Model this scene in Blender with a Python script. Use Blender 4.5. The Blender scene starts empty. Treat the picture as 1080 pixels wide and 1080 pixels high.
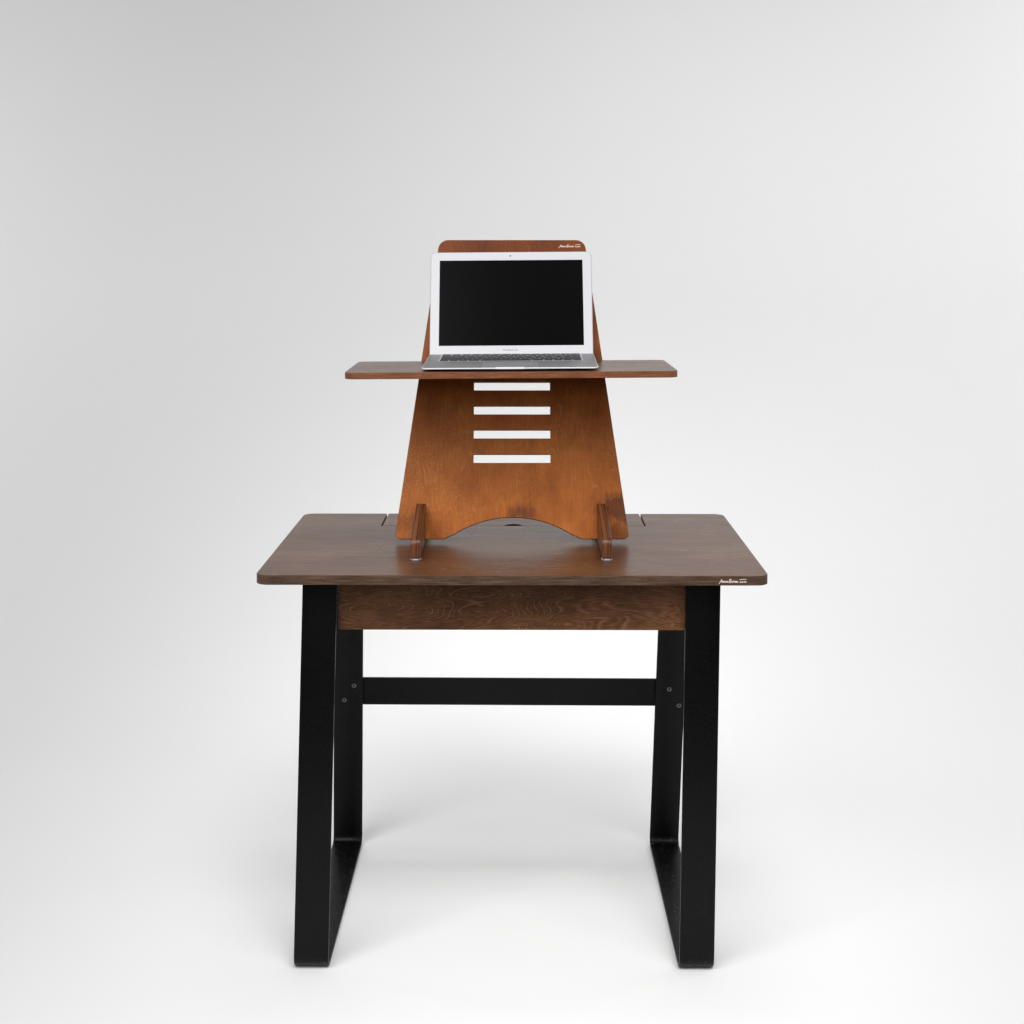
import bpy, bmesh, math, random
from mathutils import Matrix, Vector, Euler

random.seed(7)
scene = bpy.context.scene
col = scene.collection
R = math.radians

# ------------------------------------------------------------------ camera
cam_d = bpy.data.cameras.new('camera')
cam = bpy.data.objects.new('camera', cam_d)
col.objects.link(cam)
cam.location = (0.0, -2.52, 1.275)
cam.rotation_euler = (R(90), 0, 0)
cam_d.sensor_fit = 'HORIZONTAL'
cam_d.sensor_width = 36.0
cam_d.lens = 36.0 * 1520.0 / 1080.0
cam_d.shift_x = 0.0
cam_d.shift_y = -(540.0 - 260.0) / 1080.0
cam_d.clip_start = 0.05
cam_d.clip_end = 100.0
scene.camera = cam
scene.render.resolution_x = 1024
scene.render.resolution_y = 1024
scene.view_settings.view_transform = 'Standard'
scene.view_settings.look = 'None'
scene.view_settings.exposure = 0.0
scene.view_settings.gamma = 1.0


# ------------------------------------------------------------------ node helpers
class NT:
    """tiny wrapper for building a material's node tree"""
    def __init__(self, name):
        self.m = bpy.data.materials.new(name)
        self.m.use_nodes = True
        self.t = self.m.node_tree
        self.t.nodes.clear()
        self.out = self.t.nodes.new('ShaderNodeOutputMaterial')
        self.b = self.t.nodes.new('ShaderNodeBsdfPrincipled')
        self.t.links.new(self.b.outputs[0], self.out.inputs[0])

    def n(self, kind, **props):
        nd = self.t.nodes.new(kind)
        for k, v in props.items():
            setattr(nd, k, v)
        return nd

    def put(self, sock, v):
        if isinstance(v, bpy.types.NodeSocket):
            self.t.links.new(v, sock)
        elif isinstance(v, (tuple, list)) and len(v) == 3 and sock.type == 'RGBA':
            sock.default_value = (*v, 1.0)
        else:
            sock.default_value = v

    def coord(self):
        return self.n('ShaderNodeTexCoord').outputs['Object']

    def mapping(self, vec, scale=(1, 1, 1), loc=(0, 0, 0), rot=(0, 0, 0)):
        nd = self.n('ShaderNodeMapping')
        self.put(nd.inputs['Vector'], vec)
        nd.inputs['Scale'].default_value = scale
        nd.inputs['Location'].default_value = loc
        nd.inputs['Rotation'].default_value = rot
        return nd.outputs[0]

    def noise(self, vec, scale, detail=4.0, rough=0.55, dist=0.0, color=False):
        nd = self.n('ShaderNodeTexNoise')
        self.put(nd.inputs['Vector'], vec)
        nd.inputs['Scale'].default_value = scale
        nd.inputs['Detail'].default_value = detail
        nd.inputs['Roughness'].default_value = rough
        nd.inputs['Distortion'].default_value = dist
        return nd.outputs['Color' if color else 'Fac']

    def ramp(self, fac, stops, interp='LINEAR'):
        nd = self.n('ShaderNodeValToRGB')
        self.put(nd.inputs[0], fac)
        cr = nd.color_ramp
        cr.interpolation = interp
        while len(cr.elements) < len(stops):
            cr.elements.new(0.5)
        for e, (p, c) in zip(cr.elements, stops):
            e.position = p
            e.color = (*c, 1.0) if isinstance(c, (tuple, list)) else (c, c, c, 1.0)
        return nd.outputs[0]

    def math(self, op, a, b=0.0, c=None, clamp=False):
        nd = self.n('ShaderNodeMath', operation=op, use_clamp=clamp)
        self.put(nd.inputs[0], a)
        self.put(nd.inputs[1], b)
        if c is not None:
            self.put(nd.inputs[2], c)
        return nd.outputs[0]

    def mix(self, fac, a, b, mode='MIX'):
        nd = self.n('ShaderNodeMix', data_type='RGBA', blend_type=mode)
        self.put(nd.inputs[0], fac)
        self.put(nd.inputs[6], a)
        self.put(nd.inputs[7], b)
        return nd.outputs[2]

    def vadd(self, a, b, scale):
        s = self.n('ShaderNodeVectorMath', operation='SCALE')
        self.put(s.inputs[0], b)
        s.inputs['Scale'].default_value = scale
        d = self.n('ShaderNodeVectorMath', operation='ADD')
        self.put(d.inputs[0], a)
        self.put(d.inputs[1], s.outputs[0])
        return d.outputs[0]

    def dist(self, vec, p):
        d = self.n('ShaderNodeVectorMath', operation='DISTANCE')
        self.put(d.inputs[0], vec)
        d.inputs[1].default_value = p
        return d.outputs['Value']

    def bump(self, h, strength=0.1, distance=0.001):
        nd = self.n('ShaderNodeBump')
        nd.inputs['Strength'].default_value = strength
        nd.inputs['Distance'].default_value = distance
        self.put(nd.inputs['Height'], h)
        self.put(self.b.inputs['Normal'], nd.outputs[0])

    def set(self, **kw):
        names = dict(color='Base Color', rough='Roughness', metal='Metallic', spec='Specular IOR Level',
                     coat='Coat Weight', coat_rough='Coat Roughness', ior='IOR', trans='Transmission Weight',
                     tint='Specular Tint', coat_ior='Coat IOR', alpha='Alpha')
        for k, v in kw.items():
            self.put(self.b.inputs[names[k]], v)
        return self


def simple(name, color, rough, metal=0.0, spec=0.5):
    t = NT(name)
    t.set(color=color, rough=rough, metal=metal, spec=spec)
    return t.m


# ------------------------------------------------------------------ materials
def mat_backdrop():
    t = NT('white_paper_backdrop')
    c = t.coord()
    n = t.noise(c, 1.4, 3.0)
    t.set(color=t.mix(n, (0.80, 0.80, 0.80), (0.815, 0.815, 0.815)), rough=0.9, spec=0.1)
    return t.m


def mat_panel():
    """amber-brown stained birch plywood, grain running along local Y"""
    t = NT('amber_stained_plywood')
    c = t.coord()
    warp = t.noise(t.mapping(c, (1, 0.6, 1)), 6.0, 3.0, color=True)
    cw = t.vadd(c, warp, 0.05)
    big = t.noise(t.mapping(cw, (1.0, 0.55, 1.0)), 7.0, 5.0, 0.6)
    base = t.ramp(big, [(0.28, (0.270, 0.076, 0.0120)), (0.5, (0.410, 0.120, 0.020)), (0.75, (0.54, 0.178, 0.031))])
    # long fine grain fibres
    blot = t.noise(t.mapping(c, (1.0, 0.8, 1.0), loc=(1.7, 0.4, 0)), 13.0, 5.0, 0.65)
    base = t.mix(1.0, base, t.ramp(blot, [(0.32, (0.80, 0.74, 0.70)), (0.58, (1.06, 1.06, 1.06))]), 'MULTIPLY')
    fib = t.noise(t.mapping(cw, (420, 16, 420)), 1.0, 3.0, 0.6)
    base = t.mix(0.40, base, t.ramp(fib, [(0.30, (0.55, 0.48, 0.42)), (0.62, (1.12, 1.12, 1.12))]), 'MULTIPLY')
    # slanted shimmer flecks across the grain
    chat = t.noise(t.mapping(cw, (240, 620, 240), rot=(0, 0, R(24))), 1.0, 2.0, 0.5)
    zone = t.ramp(t.noise(c, 5.0, 2.0), [(0.42, 0.0), (0.62, 1.0)])
    flk = t.math('MULTIPLY', t.ramp(chat, [(0.54, 0.0), (0.72, 1.0)]), zone)
    base = t.mix(t.math('MULTIPLY', flk, 0.7), base, (0.62, 0.25, 0.072))
    # flame figure: thin light lines where a warped field crosses its contour levels
    fig = t.noise(t.mapping(cw, (1.0, 0.38, 1.0), loc=(0.3, 0.1, 0)), 8.0, 3.0, 0.5)
    ln = t.math('PINGPONG', t.math('MULTIPLY', fig, 26.0), 0.5)
    lnm = t.math('MULTIPLY', t.ramp(ln, [(0.0, 1.0), (0.10, 0.0)]),
                 t.ramp(t.noise(c, 14.0, 3.0), [(0.50, 0.0), (0.68, 1.0)]))
    base = t.mix(t.math('MULTIPLY', lnm, 0.45), base, (0.62, 0.28, 0.11))
    # dark heart-wood stains low on the board
    ragged = t.noise(t.mapping(c, (1.0, 0.7, 1.0)), 34.0, 6.0, 0.66)
    for p, r0, k in (((0.207, 0.060, 0.0), 0.056, 0.85), ((0.014, 0.050, 0.0), 0.036, 0.75), ((0.214, 0.012, 0.0), 0.062, 0.55),
                     ((-0.215, 0.03, 0.0), 0.05, 0.35), ((0.16, 0.34, 0.0), 0.07, 0.5)):
        d = t.dist(t.mapping(c, (1.0, 1.6, 1.0)), (p[0], p[1] * 1.6, 0))
        e = t.math('ADD', d, t.math('MULTIPLY', t.math('SUBTRACT', ragged, 0.5), r0 * 2.4))
        msk = t.ramp(t.math('DIVIDE', e, r0), [(0.35, 1.0), (1.0, 0.0)])
        base = t.mix(t.math('MULTIPLY', msk, k), base, (0.085, 0.022, 0.010))
    # shade painted into the colour: darker towards the board's top end
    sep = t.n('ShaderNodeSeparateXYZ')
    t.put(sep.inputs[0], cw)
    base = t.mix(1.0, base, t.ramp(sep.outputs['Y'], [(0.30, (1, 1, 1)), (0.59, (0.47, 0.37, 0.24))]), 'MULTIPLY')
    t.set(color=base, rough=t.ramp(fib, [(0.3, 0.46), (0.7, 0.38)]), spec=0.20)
    t.bump(fib, 0.10, 0.0006)
    return t.m


def mat_edge(name, dark, light, axis_scale=(30, 30, 900)):
    """plywood edge: thin plies seen end-on"""
    t = NT(name)
    c = t.coord()
    n = t.noise(t.mapping(c, axis_scale), 1.0, 3.0, 0.6)
    f = t.noise(t.mapping(c, (160, 160, 700)), 1.0, 2.0, 0.6)
    base = t.ramp(n, [(0.32, dark), (0.68, light)])
    base = t.mix(0.5, base, t.ramp(f, [(0.3, 0.5), (0.7, 1.25)]), 'MULTIPLY')
    t.set(color=base, rough=0.5, spec=0.2)
    t.bump(n, 0.15, 0.0005)
    return t.m


def mat_tabletop():
    t = NT('walnut_stained_tabletop')
    c = t.coord()
    warp = t.noise(t.mapping(c, (0.5, 1, 1)), 5.0, 3.0, color=True)
    cw = t.vadd(c, warp, 0.06)
    big = t.noise(t.mapping(cw, (0.35, 1.6, 1.0)), 8.0, 5.0, 0.62)
    base = t.ramp(big, [(0.25, (0.072, 0.0290, 0.0115)), (0.5, (0.104, 0.0435, 0.0180)), (0.78, (0.142, 0.0630, 0.0275))])
    fib = t.noise(t.mapping(cw, (14, 330, 330)), 1.0, 3.0, 0.6)
    base = t.mix(0.7, base, t.ramp(fib, [(0.28, (0.5, 0.45, 0.42)), (0.66, (1.25, 1.25, 1.25))]), 'MULTIPLY')
    fig = t.noise(t.mapping(cw, (0.35, 1.0, 1.0)), 9.0, 2.0, 0.5)
    ln = t.math('PINGPONG', t.math('MULTIPLY', fig, 22.0), 0.5)
    lnm = t.math('MULTIPLY', t.ramp(ln, [(0.0, 1.0), (0.12, 0.0)]),
                 t.ramp(t.noise(c, 9.0, 3.0), [(0.48, 0.0), (0.66, 1.0)]))
    base = t.mix(t.math('MULTIPLY', lnm, 0.7), base, (0.24, 0.135, 0.08))
    rg = t.ramp(t.math('ADD', t.math('MULTIPLY', fib, 0.6), t.math('MULTIPLY', big, 0.4)), [(0.3, 0.36), (0.7, 0.25)])
    # fine pale scratches and pores along the grain
    sc = t.ramp(t.noise(t.mapping(cw, (9, 520, 520)), 1.0, 2.0, 0.5), [(0.62, 0.0), (0.74, 1.0)])
    base = t.mix(t.math('MULTIPLY', sc, 0.35), base, (0.26, 0.155, 0.095))
    t.set(color=base, rough=rg, spec=0.235)
    t.bump(fib, 0.22, 0.0007)
    return t.m


def mat_apron():
    """dark walnut stain over flame-figured birch: thin pale contour lines"""
    t = NT('flame_figured_dark_plywood')
    c = t.coord()
    warp = t.noise(t.mapping(c, (0.6, 1.0, 1.0)), 16.0, 4.0, 0.6, color=True)
    cw = t.vadd(c, warp, 0.026)
    big = t.noise(t.mapping(cw, (0.6, 1, 1)), 9.0, 4.0, 0.6)
    base = t.ramp(big, [(0.28, (0.052, 0.0210, 0.0092)), (0.52, (0.098, 0.041, 0.0178)), (0.78, (0.165, 0.074, 0.033))])
    fig = t.noise(t.mapping(cw, (0.34, 1.45, 1.0), loc=(0.13, 0.4, 0.0), rot=(0, 0, R(-9))), 6.6, 2.0, 0.45)
    ln = t.math('PINGPONG', t.math('MULTIPLY', fig, 104.0), 0.5)
    soft = t.ramp(ln, [(0.0, 1.28), (0.5, 0.78)])
    base = t.mix(0.75, base, soft, 'MULTIPLY')
    brk = t.ramp(t.noise(t.mapping(c, (1, 1.6, 1)), 34.0, 3.0, 0.6), [(0.38, 0.0), (0.60, 1.0)])
    ln2 = t.math('PINGPONG', t.math('MULTIPLY', fig, 52.0), 0.5)
    lnm = t.math('MULTIPLY', t.ramp(ln2, [(0.0, 1.0), (0.14, 0.0)]), brk)
    base = t.mix(t.math("MULTIPLY", lnm, 0.33), base, (0.31, 0.160, 0.090))
    gr = t.noise(t.mapping(cw, (40, 420, 300)), 1.0, 2.0, 0.6)
    base = t.mix(0.85, base, t.ramp(gr, [(0.3, 0.55), (0.7, 1.3)]), 'MULTIPLY')
    t.set(color=base, rough=0.45, spec=0.18)
    t.bump(gr, 0.08, 0.0004)
    return t.m


def mat_steel(name='black_powder_coated_steel', wear=0.5):
    t = NT(name)
    c = t.coord()
    n = t.noise(c, 380.0, 2.0, 0.75)
    d = t.noise(c, 6.0, 3.0)
    base = t.mix(d, (0.0012, 0.0012, 0.0014), (0.0026, 0.0025, 0.0025))
    # rubbed spots low on the bends
    sep = t.n('ShaderNodeSeparateXYZ')
    t.put(sep.inputs[0], c)
    low = t.ramp(sep.outputs['Z'], [(0.0, 1.0), (0.022, 0.0)])
    scuff = t.math('MULTIPLY', low, t.ramp(t.noise(c, 170.0, 3.0, 0.6), [(0.60, 0.0), (0.70, 1.0)]))
    base = t.mix(t.math('MULTIPLY', scuff, wear), base, (0.10, 0.10, 0.105))
    rg = t.ramp(n, [(0.3, 0.24), (0.7, 0.46)])
    t.set(color=base, rough=rg, spec=0.16)
    t.bump(n, 0.32, 0.0010)
    return t.m


M = {}
M['backdrop'] = mat_backdrop()
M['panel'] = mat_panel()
M['panel_edge'] = mat_edge('dark_plywood_edge', (0.008, 0.003, 0.0016), (0.022, 0.008, 0.004))
M['dark_edge'] = mat_edge('shade_dark_flap_edge', (0.003, 0.002, 0.0015), (0.008, 0.005, 0.004))  # near-black paints the shade inside the flap's finger hole and gaps
M['shelf_edge'] = mat_edge('brown_shelf_edge', (0.135, 0.046, 0.020), (0.290, 0.110, 0.050), (22, 22, 500))
M['top'] = mat_tabletop()
M['top_edge'] = mat_edge('layered_tabletop_edge', (0.034, 0.0175, 0.0115), (0.145, 0.083, 0.054), (16, 16, 420))
M['apron'] = mat_apron()
M['steel'] = mat_steel()
M['steel_bar'] = mat_steel('black_crossbar_steel', 0.0)


def mat_foot():
    t = NT('brown_stained_foot_wood')
    c = t.coord()
    fib = t.noise(t.mapping(c, (14, 14, 520)), 1.0, 3.0, 0.6)
    big = t.noise(c, 16.0, 3.0)
    base = t.ramp(big, [(0.3, (0.115, 0.036, 0.012)), (0.7, (0.23, 0.080, 0.026))])
    base = t.mix(0.7, base, t.ramp(fib, [(0.3, 0.45), (0.66, 1.2)]), 'MULTIPLY')
    t.set(color=base, rough=0.36, spec=0.35)
    return t.m


def mat_foot_edge():
    t = NT('plywood_foot_edge')
    c = t.coord()
    ply = t.noise(t.mapping(c, (6, 6, 420)), 1.0, 2.0, 0.6)
    f = t.noise(t.mapping(c, (60, 60, 900)), 1.0, 2.0, 0.6)
    base = t.ramp(ply, [(0.36, (0.040, 0.013, 0.005)), (0.62, (0.19, 0.068, 0.025))])
    base = t.mix(0.5, base, t.ramp(f, [(0.3, 0.6), (0.7, 1.2)]), 'MULTIPLY')
    t.set(color=base, rough=0.36, spec=0.35)
    return t.m


M['foot'] = mat_foot()
M['foot_edge'] = mat_foot_edge()
M['silicone'] = simple('clear_silicone', (0.34, 0.36, 0.42), 0.5)
M['bolt'] = simple('dark_steel_bolt', (0.13, 0.13, 0.14), 0.28, 0.9)
M['bolt_socket'] = simple('black_bolt_recess', (0.004, 0.004, 0.004), 0.7)
M['ink'] = simple('pale_print_ink', (0.80, 0.70, 0.63), 0.5)


def mat_alu(name, col_, rough):
    t = NT(name)
    c = t.coord()
    n = t.noise(c, 2500.0, 1.0)
    t.set(color=col_, rough=rough, metal=0.0, spec=0.55)
    t.bump(n, 0.03, 0.0002)
    return t.m


M['alu'] = mat_alu('anodised_silver_aluminium', (0.175, 0.175, 0.18), 0.45)
M['alu_light'] = mat_alu('light_silver_bezel', (0.69, 0.69, 0.715), 0.40)
M['alu_edge'] = mat_alu('grey_aluminium_rim', (0.40, 0.40, 0.43), 0.32)
M['alu_bright'] = mat_alu('aluminium_lip_highlight', (0.93, 0.93, 0.95), 0.30)  # lighter copy of the aluminium, paints the highlight on lip and scoop
M['screen'] = simple('dark_glass_display', (0.0022, 0.0024, 0.0023), 0.22, 0.0, 0.06)
M['key'] = simple('black_plastic_and_base_shade', (0.026, 0.026, 0.027), 0.45)
M['pad'] = simple('grey_trackpad_glass', (0.26, 0.25, 0.26), 0.35)
M['grey_ink'] = simple('grey_print_ink', (0.22, 0.22, 0.235), 0.5)
M['lens'] = simple('black_lens', (0.003, 0.003, 0.004), 0.15)


# ------------------------------------------------------------------ geometry helpers
def tag(o, label=None, cat=None, kind=None):
    if label:
        o['label'] = label
    if cat:
        o['category'] = cat
    if kind:
        o['kind'] = kind
    return o


def empty(name, M4, label, cat):
    o = bpy.data.objects.new(name, None)
    o.empty_display_size = 0.05
    col.objects.link(o)
    o.matrix_basis = M4
    return tag(o, label, cat)


def rounded(pts, seg=8):
    """pts: (x, y, radius) going round -> list of 2-D points with filleted corners"""
    out = []
    n = len(pts)
    for i, (x, y, r) in enumerate(pts):
        p = Vector((x, y))
        if r <= 0:
            out.append((x, y))
            continue
        a = Vector(pts[i - 1][:2]) - p
        b = Vector(pts[(i + 1) % n][:2]) - p
        a.normalize()
        b.normalize()
        ang = a.angle(b)
        d = r / math.tan(ang / 2)
        c = p + (a + b).normalized() * (r / math.sin(ang / 2))
        p0, p1 = p + a * d, p + b * d
        v0, v1 = p0 - c, p1 - c
        t0 = math.atan2(v0.y, v0.x)
        dt = math.atan2(v1.y, v1.x) - t0
        while dt > math.pi:
            dt -= 2 * math.pi
        while dt < -math.pi:
            dt += 2 * math.pi
        for k in range(seg + 1):
            t = t0 + dt * k / seg
            out.append((c.x + r * math.cos(t), c.y + r * math.sin(t)))
    return out


def area2(p):
    return sum(p[i - 1][0] * p[i][1] - p[i][0] * p[i - 1][1] for i in range(len(p)))


def curve_mesh(name, loops, thick, bevel=0.0005, res=1):
    """flat plate in local XY, centred on Z, from an outer loop and hole loops"""
    cu = bpy.data.curves.new(name + '_outline', 'CURVE')
    cu.dimensions = '2D'
    cu.fill_mode = 'BOTH'
    cu.extrude = thick / 2 - bevel
    cu.bevel_depth = bevel
    cu.bevel_resolution = res
    cu.offset = -bevel
    for i, lp in enumerate(loops):
        if (area2(lp) > 0) != (i == 0):
            lp = lp[::-1]
        sp = cu.splines.new('POLY')
        sp.points.add(len(lp) - 1)
        for k, (x, y) in enumerate(lp):
            sp.points[k].co = (x, y, 0, 1)
        sp.use_cyclic_u = True
    tmp = bpy.data.objects.new('tmp_outline', cu)
    col.objects.link(tmp)
    dg = bpy.context.evaluated_depsgraph_get()
    dg.update()
    me = bpy.data.meshes.new_from_object(tmp.evaluated_get(dg))
    bpy.data.objects.remove(tmp)
    bpy.data.curves.remove(cu)
    me.name = name
    bm = bmesh.new()
    bm.from_mesh(me)
    bmesh.ops.remove_doubles(bm, verts=bm.verts, dist=1e-6)
    bmesh.ops.recalc_face_normals(bm, faces=bm.faces)
    bm.to_mesh(me)
    bm.free()
    return me


def finish(me, mats, edge_slot=None, smooth=30):
    me.materials.clear()
    for m in mats:
        me.materials.append(m)
    for p in me.polygons:
        p.use_smooth = True
        p.material_index = edge_slot if (edge_slot is not None and abs(p.normal.z) < 0.9) else 0
    me.set_sharp_from_angle(angle=R(smooth))
    for p in me.polygons:          # flat faces stay flat next to their rounded edges
        if max(abs(c) for c in p.normal) > 0.9999:
            p.use_smooth = False
    return me


def root_matrix(o):
    m = Matrix.Identity(4)
    while o is not None:
        m = o.matrix_basis @ m
        o = o.parent
    return m


def place(name, me, parent, world):
    """link a mesh under parent with the given world matrix"""
    o = bpy.data.objects.new(name, me)
    col.objects.link(o)
    o.parent = parent
    o.matrix_basis = root_matrix(parent).inverted() @ world if parent else world
    return o


def bm_mesh(name, bm):
    me = bpy.data.meshes.new(name)
    bmesh.ops.recalc_face_normals(bm, faces=bm.faces)
    bm.to_mesh(me)
    bm.free()
    return me


def add_box(bm, x0, x1, y0, y1, z0, z1, bev=0.0, seg=1):
    r = bmesh.ops.create_cube(bm, size=1.0)
    vs = r['verts']
    for v in vs:
        v.co = Vector(((x0 + x1) / 2 + v.co.x * (x1 - x0), (y0 + y1) / 2 + v.co.y * (y1 - y0), (z0 + z1) / 2 + v.co.z * (z1 - z0)))
    if bev > 0:
        es = list({e for v in vs for e in v.link_edges})
        bmesh.ops.bevel(bm, geom=es, offset=bev, segments=seg, affect='EDGES', profile=0.6)


def T(x=0, y=0, z=0):
    return Matrix.Translation((x, y, z))


def basis(ex, ey, ez, o):
    m = Matrix.Identity(4)
    for i, v in enumerate((ex, ey, ez)):
        for k in range(3):
            m[k][i] = v[k]
    for k in range(3):
        m[k][3] = o[k]
    return m


def stroke_mesh(name, strokes, w):
    """hand-lettered strokes as thin flat ribbons in local XY"""
    bm = bmesh.new()
    for st in strokes:
        pts = [Vector(p) for p in st]
        # smooth with Catmull-Rom
        q = []
        for i in range(len(pts) - 1):
            p0, p1, p2, p3 = pts[max(i - 1, 0)], pts[i], pts[i + 1], pts[min(i + 2, len(pts) - 1)]
            for k in range(6):
                t = k / 6
                q.append(0.5 * ((2 * p1) + (p2 - p0) * t + (2 * p0 - 5 * p1 + 4 * p2 - p3) * t * t + (3 * p1 - p0 - 3 * p2 + p3) * t ** 3))
        q.append(pts[-1])
        prev = None
        for i, p in enumerate(q):
            d = (q[min(i + 1, len(q) - 1)] - q[max(i - 1, 0)]).normalized()
            nn = Vector((-d.y, d.x)) * w * 0.5
            a, b = bm.verts.new((p.x + nn.x, p.y + nn.y, 0)), bm.verts.new((p.x - nn.x, p.y - nn.y, 0))
            if prev:
                bm.faces.new((prev[0], prev[1], b, a))
            prev = (a, b)
    me = bpy.data.meshes.new(name)
    bm.to_mesh(me)
    bm.free()
    return me


def text_mesh(name, s, size, shear=0.0):
    cu = bpy.data.curves.new(name + '_text', 'FONT')
    cu.body = s
    cu.size = size
    cu.align_x = 'CENTER'
    cu.align_y = 'CENTER'
    cu.shear = shear
    tmp = bpy.data.objects.new('tmp_text', cu)
    col.objects.link(tmp)
    dg = bpy.context.evaluated_depsgraph_get()
    dg.update()
    me = bpy.data.meshes.new_from_object(tmp.evaluated_get(dg))
    bpy.data.objects.remove(tmp)
    bpy.data.curves.remove(cu)
    me.name = name
    return me


# ------------------------------------------------------------------ setting: one seamless sweep
def build_backdrop():
    bm = bmesh.new()
    wall_y, rad, top, z0 = 2.3, 1.1, 5.0, -0.008
    prof = [(-0.95, 0.0), (-0.5, 0.0), (0.0, 0.0), (wall_y - rad, 0.0)]
    for k in range(1, 25):
        a = math.pi / 2 * k / 24
        prof.append((wall_y - rad + rad * math.sin(a), rad - rad * math.cos(a)))
    prof += [(wall_y, 2.5), (wall_y, top)]
    rows = []
    for x in (-5.0, -2.5, 0, 2.5, 5.0):
        rows.append([bm.verts.new((x, y, z + z0)) for y, z in prof])
    for a, b in zip(rows, rows[1:]):
        for i in range(len(prof) - 1):
            bm.faces.new((a[i], b[i], b[i + 1], a[i + 1]))
    me = bpy.data.meshes.new('backdrop')
    bm.to_mesh(me)
    bm.free()
    for p in me.polygons:
        p.use_smooth = True
    me.materials.append(M['backdrop'])
    o = bpy.data.objects.new('backdrop', me)
    col.objects.link(o)
    tag(o, 'seamless white studio backdrop sweeping from floor to wall', kind='structure')


build_backdrop()

# ------------------------------------------------------------------ desk
TOP = 0.6995            # height of the table surface
TH = 0.017
desk = empty('desk', T(0.0015, 0.29, 0) @ Matrix.Rotation(R(-0.4), 4, 'Z'),
             'dark walnut stained desk on two black steel loop legs with rounded corners', 'desk')
D0 = root_matrix(desk) @ T(0, -0.29, 0)     # desk space: front edge at y = 0

fx, fy, gap = 0.271, 0.450, 0.0016
W2, DEP = 0.4502, 0.585
outline = rounded([(-W2, 0, 0.022), (W2, 0, 0.022), (W2, DEP, 0.022), (fx + gap, DEP, 0.004), (fx + gap, fy - 0.0006, 0.001),
                   (-fx - gap, fy - 0.0006, 0.001), (-fx - gap, DEP, 0.004), (-W2, DEP, 0.022)])
me = finish(curve_mesh('table_top', [outline], TH, 0.0011, 2), [M['top'], M['top_edge']], 1)
table_top = place('table_top', me, desk, D0 @ T(0, 0, TOP - TH / 2))

hr = 0.0178
half = [(hr * math.cos(a), fy + 0.0006 + hr * math.sin(a)) for a in [math.pi * k / 20 for k in range(20, -1, -1)]]
flap = [(-fx + gap, fy + 0.0006)] + half + [(fx - gap, fy + 0.0006)]
for k in range(7):
    a = math.pi / 2 * k / 6
    flap.append((fx - gap - 0.005 + 0.005 * math.cos(a), DEP - 0.005 + 0.005 * math.sin(a)))
for k in range(7):
    a = math.pi / 2 + math.pi / 2 * k / 6
    flap.append((-fx + gap + 0.005 + 0.005 * math.cos(a), DEP - 0.005 + 0.005 * math.sin(a)))
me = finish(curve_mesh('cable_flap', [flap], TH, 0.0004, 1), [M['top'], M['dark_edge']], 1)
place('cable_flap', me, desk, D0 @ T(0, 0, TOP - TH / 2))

# hand-lettered maker's mark printed on the front edge, right
mark = [
    [(0.0, -1.0), (1.6, 1.0), (2.9, 3.4), (3.2, 1.2), (3.5, 0.0)], [(1.0, 1.1), (3.3, 1.5), (4.6, 1.9)],
    [(4.2, 0.2), (5.0, 1.7), (5.3, 0.4), (6.2, 1.8), (6.6, 0.3), (7.4, 1.7), (7.9, 0.4), (8.9, 1.8), (9.4, 0.4), (10.4, 0.8)],
    [(10.6, 0.9), (11.6, 3.6), (12.9, 3.2), (11.4, 0.2), (13.0, 0.4)],
    [(13.2, 0.5), (14.2, 1.9), (14.4, 0.4), (15.6, 1.9), (16.0, 0.4), (17.2, 1.9), (17.5, 0.3), (18.6, 1.9), (18.8, 0.3), (19.9, 1.7), (20.0, 0.4)],
    [(21.0, 0.3), (21.2, 0.35)],
    [(23.4, 1.4), (22.6, 1.2), (22.4, 0.5), (23.5, 0.4)], [(24.6, 1.4), (24.0, 0.8), (24.8, 0.4), (25.3, 1.0), (24.7, 1.4)],
    [(26.2, 0.3), (26.5, 1.4), (27.0, 0.5), (27.4, 1.4), (27.7, 0.6), (28.4, 1.4), (28.7, 0.3)],
    [(21.6, 3.3), (25.0, 3.6), (29.0, 3.7)]]
s = 0.00165
me = stroke_mesh('maker_mark', [[(x * s, y * s) for x, y in st] for st in mark], 0.00115)
me.materials.append(M['ink'])
ex, ey, ez = Vector((1, 0, 0)), Vector((0, 0, 1)), Vector((0, -1, 0))
place('maker_mark', me, table_top, D0 @ basis(ex, ey, ez, (0.362, -0.0005, TOP - 0.0118)))

# apron board between the front legs
me = finish(curve_mesh('apron', [rounded([(-0.3105, -0.0465, 0.004), (0.3105, -0.0465, 0.004), (0.3105, 0.0465, 0.001), (-0.3105, 0.0465, 0.001)], 4)], 0.018, 0.0008, 2),
            [M['apron'], M['top_edge']], 1)
place('apron', me, desk, D0 @ basis(ex, ey, ez, (0.0, 0.056 + 0.009, TOP - TH - 0.0465)))

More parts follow.
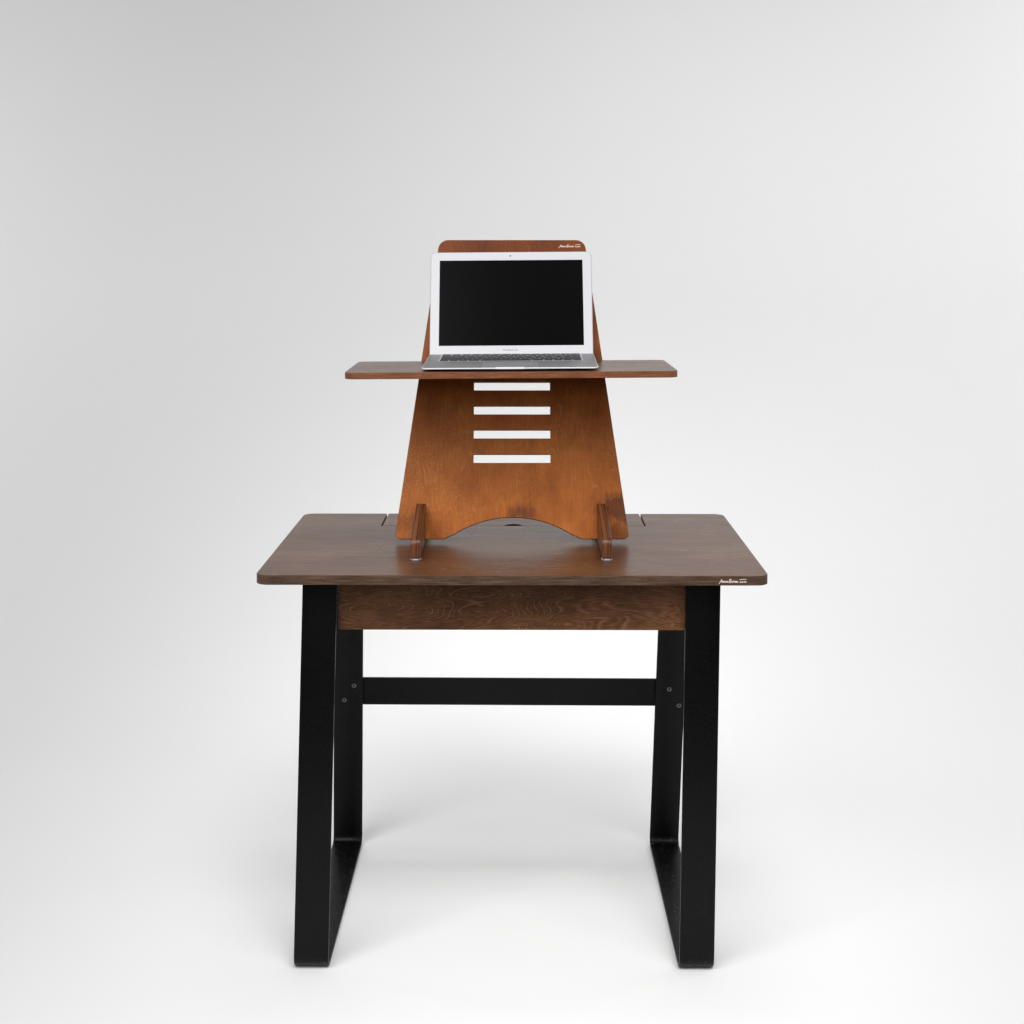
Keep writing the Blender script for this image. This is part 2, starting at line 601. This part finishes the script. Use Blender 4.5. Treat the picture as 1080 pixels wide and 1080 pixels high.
# leg loops: flat bar bent round, leaning a touch to the photo's left as in the picture
BT = 0.006
def leg_loop(x0, x1, shift, toe):
    yb, yt, rb, rt, zt = 0.028, 0.044, 0.5775, 0.478, TOP - TH - 0.0005
    zb = -0.008
    outer = rounded([(yb, zb, 0.026), (rb, zb, 0.020), (rt, zt, 0.012), (yt, zt, 0.012)], 8)
    inner = rounded([(yb + BT * 1.02, zb + BT, 0.020), (rb - BT * 1.1, zb + BT, 0.014), (rt - BT * 1.1, zt - BT, 0.006), (yt + BT * 1.02, zt - BT, 0.006)], 8)
    me = curve_mesh('leg_frame', [outer, inner], x1 - x0, 0.0013, 2)
    # local XY is desk YZ, local Z is desk X
    for v in me.vertices:
        y, z, x = v.co
        v.co = (x + (x0 + x1) / 2 + 0.0201 * z - 0.0129 + shift + toe * (y / 0.55) * (1 - 0.6 * z / 0.68), y, z)
    bm = bmesh.new()
    bm.from_mesh(me)
    bmesh.ops.recalc_face_normals(bm, faces=bm.faces)
    bm.to_mesh(me)
    bm.free()
    return finish(me, [M['steel']])


def rear_y(z):          # front face of the rear bar at height z
    return 0.568 - (z - 0.03) * (0.064 / 0.439)


def bolt(x, z):
    b = bmesh.new()
    prof = [(0.0, 0.0028), (0.0030, 0.0028), (0.0046, 0.0022), (0.0056, 0.0008), (0.0058, -0.001)]
    seg = 20
    rings = []
    for r, h in prof[1:]:
        rings.append([b.verts.new((r * math.cos(2 * math.pi * k / seg), r * math.sin(2 * math.pi * k / seg), h)) for k in range(seg)])
    for a, c in zip(rings, rings[1:]):
        for k in range(seg):
            b.faces.new((a[k], a[(k + 1) % seg], c[(k + 1) % seg], c[k]))
    # hex socket
    hexr = [b.verts.new((0.0022 * math.cos(math.pi / 3 * k), 0.0022 * math.sin(math.pi / 3 * k), 0.0027)) for k in range(6)]
    hexb = [b.verts.new((v.co.x, v.co.y, 0.0004)) for v in hexr]
    floor = b.faces.new(hexb)
    for k in range(6):
        f = b.faces.new((hexr[k], hexr[(k + 1) % 6], hexb[(k + 1) % 6], hexb[k]))
        f.material_index = 1
    floor.material_index = 1
    for k in range(seg):      # flat annulus between the dome and the socket
        h0, h1 = hexr[int(k * 6 / seg)], hexr[int((k + 1) * 6 / seg) % 6]
        if h0 is h1:
            b.faces.new((rings[0][k], rings[0][(k + 1) % seg], h0))
        else:
            b.faces.new((rings[0][k], rings[0][(k + 1) % seg], h1, h0))
    me = bm_mesh('bolt', b)
    me.materials.append(M['bolt'])
    me.materials.append(M['bolt_socket'])
    tilt = math.atan(0.064 / 0.439)
    ezb = Vector((0, -math.cos(tilt), -math.sin(tilt)))
    eyb = Vector((0, -math.sin(tilt), math.cos(tilt)))
    return me, D0 @ basis(ex, eyb, ezb, (x, rear_y(z) - 0.0004, z))


for x0, x1, shift, toe, bolts in ((-0.3722, -0.3108, -0.0014, 0.0, ((-0.3365, 0.3485), (-0.3575, 0.3165))),
                      (0.3108, 0.3722, -0.0016, -0.0045, ((0.3285, 0.3420), (0.3495, 0.3060)))):
    fr = place('leg_frame', leg_loop(x0, x1, shift, toe), desk, D0)
    for bx, bz in bolts:
        bme, bmx = bolt(bx, bz)
        place('bolt', bme, fr, bmx)

bm = bmesh.new()
add_box(bm, -0.362, 0.358, 0.0, 0.005, -0.0298, 0.0298, 0.0006, 2)
me = finish(bm_mesh('crossbar', bm), [M['steel_bar']])
tl = math.atan(0.064 / 0.439)
place('crossbar', me, desk, D0 @ T(0, rear_y(0.332) + BT + 0.0012, 0.332) @ Matrix.Rotation(R(0.15), 4, 'Y') @ Matrix.Rotation(tl, 4, 'X'))

# ------------------------------------------------------------------ laptop stand
stand = empty('laptop_stand', T(0.0, 0.27, TOP),
              'amber brown plywood laptop riser with slotted leaning back board and shelf', 'laptop stand')
LEAN = R(15)
up = Vector((0, math.sin(LEAN), math.cos(LEAN)))
nrm = Vector((0, -math.cos(LEAN), math.sin(LEAN)))
PT = 0.012
P0 = Vector((0.0, 0.27, 0.7087))
PM = basis(Vector((1, 0, 0)), up, nrm, P0 - nrm * (PT / 2))

L = 0.600
arc = []
Rr, cyy = 0.215, 0.0415 - 0.215
a0 = math.asin(0.116 / Rr)
for k in range(25):
    a = a0 - 2 * a0 * k / 24
    arc.append((0.0015 + Rr * math.sin(a), cyy + Rr * math.cos(a)))
y_end = arc[0][1]
bl = rounded([(-0.1495, 0.0, 0.0), (-0.2272, 0.0, 0.009), (-0.148, L, 0.020), (0.148, L, 0.020), (0.2272, 0.0, 0.009), (0.1495, 0.0, 0.0)])[1:-1]
# bottom edge eases into the arch
ease_r = [(0.136, 0.0), (0.1305, 0.0014), (0.1255, 0.0048)]
ease_l = [(-x + 0.003, y) for x, y in ease_r[::-1]]
loop = bl + ease_r + arc + ease_l
holes = []
for v in (0.2986, 0.2506, 0.2030, 0.1551, 0.3466):
    hw, hh = 0.0757, 0.0083
    holes.append(rounded([(-hw, v - hh, 0.0012), (hw, v - hh, 0.0012), (hw, v + hh, 0.0012), (-hw, v + hh, 0.0012)], 3))
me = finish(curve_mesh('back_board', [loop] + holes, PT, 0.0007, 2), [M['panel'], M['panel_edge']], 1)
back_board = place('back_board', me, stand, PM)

mark2 = [[(x, y) for x, y in st] for st in mark]
s2 = 0.00152
me = stroke_mesh('maker_mark', [[(x * s2, y * s2) for x, y in st] for st in mark2], 0.0010)
me.materials.append(M['ink'])
place('maker_mark', me, back_board, basis(Vector((1, 0, 0)), up, nrm, P0 + up * 0.5845 + Vector((0.0955, 0, 0)) + nrm * 0.0004))

# shelf, let into a slot with a tab
ROLL = Matrix.Rotation(R(-0.33), 4, 'Y')
SZ, SY0, SY1, ST = 1.047, 0.100, 0.3585, 0.012
sh = rounded([(-0.3045, 0, 0.02), (0.3045, 0, 0.02), (0.3045, SY1 - SY0, 0.014), (0.0735, SY1 - SY0, 0.0), (0.0735, SY1 - SY0 + 0.036, 0.003),
              (-0.0735, SY1 - SY0 + 0.036, 0.003), (-0.0735, SY1 - SY0, 0.0), (-0.3045, SY1 - SY0, 0.014)])
me = finish(curve_mesh('shelf', [sh], ST, 0.0008, 2), [M['top'], M['shelf_edge']], 1)
SHM = T(-0.0015, SY0, SZ - ST / 2) @ ROLL
place('shelf', me, stand, SHM)

# two feet crossing the back board, each on clear round pads
FZ = TOP + 0.0040
prof = rounded([(0.1165, FZ, 0.003), (0.455, FZ, 0.004), (0.455, FZ + 0.026, 0.012), (0.325, 0.774, 0.012), (0.287, 0.774, 0.004), (0.1165, 0.7385, 0.013)], 8)
for i, fxx in enumerate((-0.1768, 0.1742)):
    me = curve_mesh('foot', [[(y - 0.27, z - TOP) for y, z in prof]], 0.018, 0.0010, 2)
    finish(me, [M['foot'], M['foot_edge']], 1)
    ft = place('foot', me, stand, basis(Vector((0, 1, 0)), Vector((0, 0, 1)), Vector((1, 0, 0)), (fxx, 0.27, TOP)))
    for py in (0.1275, 0.444):
        b = bmesh.new()
        seg = 24
        rings = []
        for r, h in ((0.0092, 0.0002), (0.0104, 0.0008), (0.0104, 0.0024), (0.0095, 0.0037), (0.006, 0.0040)):
            rings.append([b.verts.new((r * math.cos(2 * math.pi * k / seg), r * math.sin(2 * math.pi * k / seg), h)) for k in range(seg)])
        for a, c in zip(rings, rings[1:]):
            for k in range(seg):
                b.faces.new((a[k], a[(k + 1) % seg], c[(k + 1) % seg], c[k]))
        b.faces.new(rings[0])
        b.faces.new(rings[-1])
        me = finish(bm_mesh('rubber_pad', b), [M['silicone']])
        place('rubber_pad', me, ft, T(fxx, py, TOP))

# ------------------------------------------------------------------ laptop
LYAW = Matrix.Rotation(R(-0.7), 4, 'Z')
LROT = Matrix.Rotation(R(-0.42), 4, 'Y')
laptop = empty('laptop', T(-0.0025, 0.225, SZ) @ LYAW @ LROT,
               'slim open silver laptop with black blank screen resting on the wooden shelf', 'laptop')
LM = root_matrix(laptop) @ T(0, -0.225, 0)     # laptop space, y as in the world
BW, BF, BR_ = 0.1625, 0.1145, 0.3395
zf, zr = 0.0065, 0.0150

def top_z(y):
    return zf + (zr - zf) * (y - BF) / (0.335 - BF)


b = bmesh.new()
ol = rounded([(-BW, BF, 0.011), (BW, BF, 0.011), (BW, BR_, 0.010), (-BW, BR_, 0.010)], 8)
levels = ((0.0, 'top'), (1.0, 'lip'), (0.6, 'low'), (0.05, 'bot'))
ctr = Vector((0, (BF + BR_) / 2))
def ring(inset, zfun):
    out = []
    for x, y in ol:
        d = Vector((x, y)) - ctr
        k = Vector((1 - inset / BW, 1 - inset / ((BR_ - BF) / 2)))
        out.append(b.verts.new((d.x * k.x, ctr.y + d.y * k.y, zfun(y))))
    return out
r0 = ring(0.0008, lambda y: top_z(y))
r1 = ring(0.0, lambda y: top_z(y) - 0.0007)
r2 = ring(0.0004, lambda y: top_z(y) - 0.0022)
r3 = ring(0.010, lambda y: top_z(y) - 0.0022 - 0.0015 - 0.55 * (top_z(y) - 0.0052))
f_top = b.faces.new(r0)
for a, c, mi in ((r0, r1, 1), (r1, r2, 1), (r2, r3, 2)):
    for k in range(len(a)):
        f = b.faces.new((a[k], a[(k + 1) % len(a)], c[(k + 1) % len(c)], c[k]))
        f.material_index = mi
b.faces.new(r3).material_index = 2  # black underside paints the shadow beneath the laptop
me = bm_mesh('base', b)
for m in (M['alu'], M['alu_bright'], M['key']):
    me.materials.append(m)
for p in me.polygons:
    p.use_smooth = True
me.set_sharp_from_angle(angle=R(35))
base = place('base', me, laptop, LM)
slope = math.atan((zr - zf) / (0.335 - BF))
DM = LM @ T(0, BF, zf) @ Matrix.Rotation(slope, 4, 'X')     # deck space: y from the front edge, z off the deck

# little rubber feet below
for sx in (-1, 1):
    for yy, hh in ((0.135, 0.0028), (0.315, 0.0046)):
        b = bmesh.new()
        bmesh.ops.create_cone(b, cap_ends=True, segments=20, radius1=0.006, radius2=0.007, depth=hh)
        place('rubber_foot', finish(bm_mesh('rubber_foot', b), [M['key']]), base, LM @ T(sx * 0.135, yy, hh / 2))

# keyboard: every key cap a little raised block with a lighter gap round it
b = bmesh.new()
kx0, kx1, ky1 = -0.136, 0.136, 0.2115
rows_ = [(0.0085, [1] * 14), (0.0165, [1] * 13 + [1.55]), (0.0165, [1.55] + [1] * 13), (0.0165, [1.85] + [1] * 11 + [1.85]), (0.0165, [2.4] + [1] * 10 + [2.4]),
         (0.0165, [1, 1, 1, 1.25, 5.4, 1.25, 1, 1, 1, 1])]
y = ky1
for hgt, ws in rows_:
    pitch = hgt + 0.0028
    tot = sum(ws)
    x = kx0
    for w in ws:
        wx = (kx1 - kx0) * w / tot
        add_box(b, x + 0.0014, x + wx - 0.0014, y - hgt, y, 0.0003, 0.0016, 0.0004)
        x += wx
    y -= pitch
me = finish(bm_mesh('keyboard', b), [M['key']])
place('keyboard', me, base, DM)
wl = rounded([(kx0 - 0.002, y + 0.0005, 0.003), (kx1 + 0.002, y + 0.0005, 0.003), (kx1 + 0.002, ky1 + 0.002, 0.003), (kx0 - 0.002, ky1 + 0.002, 0.003)], 4)
me = finish(curve_mesh('key_well', [wl], 0.0004, 0.00005, 0), [M['alu_edge']])
place('key_well', me, base, DM @ T(0, 0, 0.00015))
tp = rounded([(-0.0525, 0.006, 0.004), (0.0525, 0.006, 0.004), (0.0525, 0.082, 0.004), (-0.0525, 0.082, 0.004)], 4)
me = finish(curve_mesh('trackpad', [tp], 0.0005, 0.0001, 0), [M['pad']])
place('trackpad', me, base, DM @ T(0, 0, 0.0002))
# thumb scoop in the front lip: a raised bright bar paints its glint
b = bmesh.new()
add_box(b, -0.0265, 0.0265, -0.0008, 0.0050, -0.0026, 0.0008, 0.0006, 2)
me = finish(bm_mesh('thumb_notch_glint', b), [M['alu_bright']])
place('thumb_notch_glint', me, base, DM)
# hinge barrel
b = bmesh.new()
bmesh.ops.create_cone(b, cap_ends=True, segments=24, radius1=0.0048, radius2=0.0048, depth=0.262, matrix=Matrix.Rotation(R(90), 4, 'Y'))
me = finish(bm_mesh('hinge', b), [M['alu_edge']])
place('hinge', me, laptop, LM @ T(0, 0.3385, 0.0128))

# lid
LT = R(18)
lup = Vector((0, math.sin(LT), math.cos(LT)))
lnr = Vector((0, -math.cos(LT), math.sin(LT)))
H0 = Vector((0, 0.335, 0.0142))
LLM = LM @ basis(Vector((1, 0, 0)), lup, lnr, H0)      # lid space: z = 0 is the bezel face
LH, LTH = 0.2132, 0.0042
lo = rounded([(-BW, -0.001, 0.002), (BW, -0.001, 0.002), (BW, LH, 0.010), (-BW, LH, 0.010)], 8)
me = finish(curve_mesh('lid', [lo], LTH, 0.0009, 3), [M['alu_edge'], M['alu_edge']], 1)
lid = place('lid', me, laptop, LLM @ T(0, 0, -LTH / 2))
bz = rounded([(-BW + 0.0012, 0.0002, 0.0015), (BW - 0.0012, 0.0002, 0.0015), (BW - 0.0012, LH - 0.0012, 0.009), (-BW + 0.0012, LH - 0.0012, 0.009)], 8)
sx0, sx1, sy0, sy1 = -0.1442, 0.1442, 0.0180, 0.1955
me = finish(curve_mesh('bezel', [bz, [(sx0, sy0), (sx1, sy0), (sx1, sy1), (sx0, sy1)]], 0.0008, 0.0001, 1), [M['alu_light']])
place('bezel', me, lid, LLM @ T(0, 0, 0.0003))
b = bmesh.new()
vs = [b.verts.new(p) for p in ((sx0 - 0.001, sy0 - 0.001, 0.00015), (sx1 + 0.001, sy0 - 0.001, 0.00015), (sx1 + 0.001, sy1 + 0.001, 0.00015), (sx0 - 0.001, sy1 + 0.001, 0.00015))]
b.faces.new(vs)
me = bpy.data.meshes.new('screen')
b.to_mesh(me)
b.free()
me.materials.append(M['screen'])
place('screen', me, lid, LLM)
b = bmesh.new()
bmesh.ops.create_cone(b, cap_ends=True, segments=20, radius1=0.0014, radius2=0.0014, depth=0.0004)
place('camera_lens', finish(bm_mesh('camera_lens', b), [M['lens']]), lid, LLM @ T(-0.0015, 0.2045, 0.0008))
me = text_mesh('lid_lettering', 'MacBook Air', 0.0056)
me.materials.append(M['grey_ink'])
place('lid_lettering', me, lid, LLM @ T(-0.0015, 0.0092, 0.00085))

# ------------------------------------------------------------------ lights
def area(name, loc, target, sx, sy, power, color=(1, 1, 1), spread=180):
    d = bpy.data.lights.new(name, 'AREA')
    d.shape = 'RECTANGLE'
    d.size, d.size_y = sx, sy
    d.energy = power
    d.color = color
    d.spread = R(spread)
    o = bpy.data.objects.new(name, d)
    col.objects.link(o)
    o.location = loc
    o.rotation_euler = (Vector(target) - Vector(loc)).to_track_quat('-Z', 'Y').to_euler()
    return o


def spot(name, loc, target, ang, power, radius=0.6):
    d = bpy.data.lights.new(name, 'SPOT')
    d.energy = power
    d.spot_size = R(ang)
    d.spot_blend = 1.0
    d.shadow_soft_size = radius
    o = bpy.data.objects.new(name, d)
    col.objects.link(o)
    o.location = loc
    o.rotation_euler = (Vector(target) - Vector(loc)).to_track_quat('-Z', 'Y').to_euler()
    return o


area('front_left_softbox', (-1.5, -2.3, 2.3), (0.0, 0.2, 0.8), 2.2, 2.0, 48.0)
area('front_right_softbox', (1.5, -2.3, 2.3), (0.0, 0.2, 0.8), 2.2, 2.0, 18.0)
area('high_left_softbox', (-1.3, -1.7, 2.9), (0.0, 0.2, 0.8), 1.5, 1.4, 25.0)
area('high_right_softbox', (1.3, -1.7, 2.9), (0.0, 0.2, 0.8), 1.5, 1.4, 9.0)
area('wall_fill_left', (-2.8, 0.9, 1.3), (-1.5, 2.3, 1.0), 0.5, 2.0, 13.5)  # added wall fills, shaping the grey gradient on the backdrop
area('wall_fill_right', (2.8, 0.9, 1.3), (1.5, 2.3, 1.0), 0.5, 2.0, 4.0)
area('sweep_light_right', (3.2, 0.6, 2.0), (0.0, 1.2, 0.3), 2.2, 2.4, 35.0)
spot('sweep_base_spot', (0.2, 1.4, 4.0), (0.2, 1.5, 0.1), 42, 400.0, 1.0)
spot('wall_spot_right', (2.2, 0.6, 2.4), (1.2, 2.2, 0.9), 80, 11.0)  # added wall spots, lifting the backdrop's centre and right side
spot('wall_spot_far_right', (2.4, 0.4, 3.0), (1.6, 2.3, 1.6), 80, 50.0)
spot('wall_spot', (0.6, 0.5, 3.6), (0.4, 2.1, 0.9), 64, 42.0)
area('low_front_fill', (0.0, -3.2, 0.7), (0.0, 0.5, 0.0), 2.4, 0.8, 3.5)  # added fill, lightens the floor shadow under the desk
spot('front_spot', (0.4, -2.2, 3.6), (0.1, -0.25, 0.0), 45, 445.0, 1.0)  # added spot, brightens the floor in front of the desk

world = bpy.data.worlds.new('World')
scene.world = world
world.use_nodes = True
bg = world.node_tree.nodes['Background']
bg.inputs[0].default_value = (1, 1, 1, 1)
bg.inputs[1].default_value = 0.0
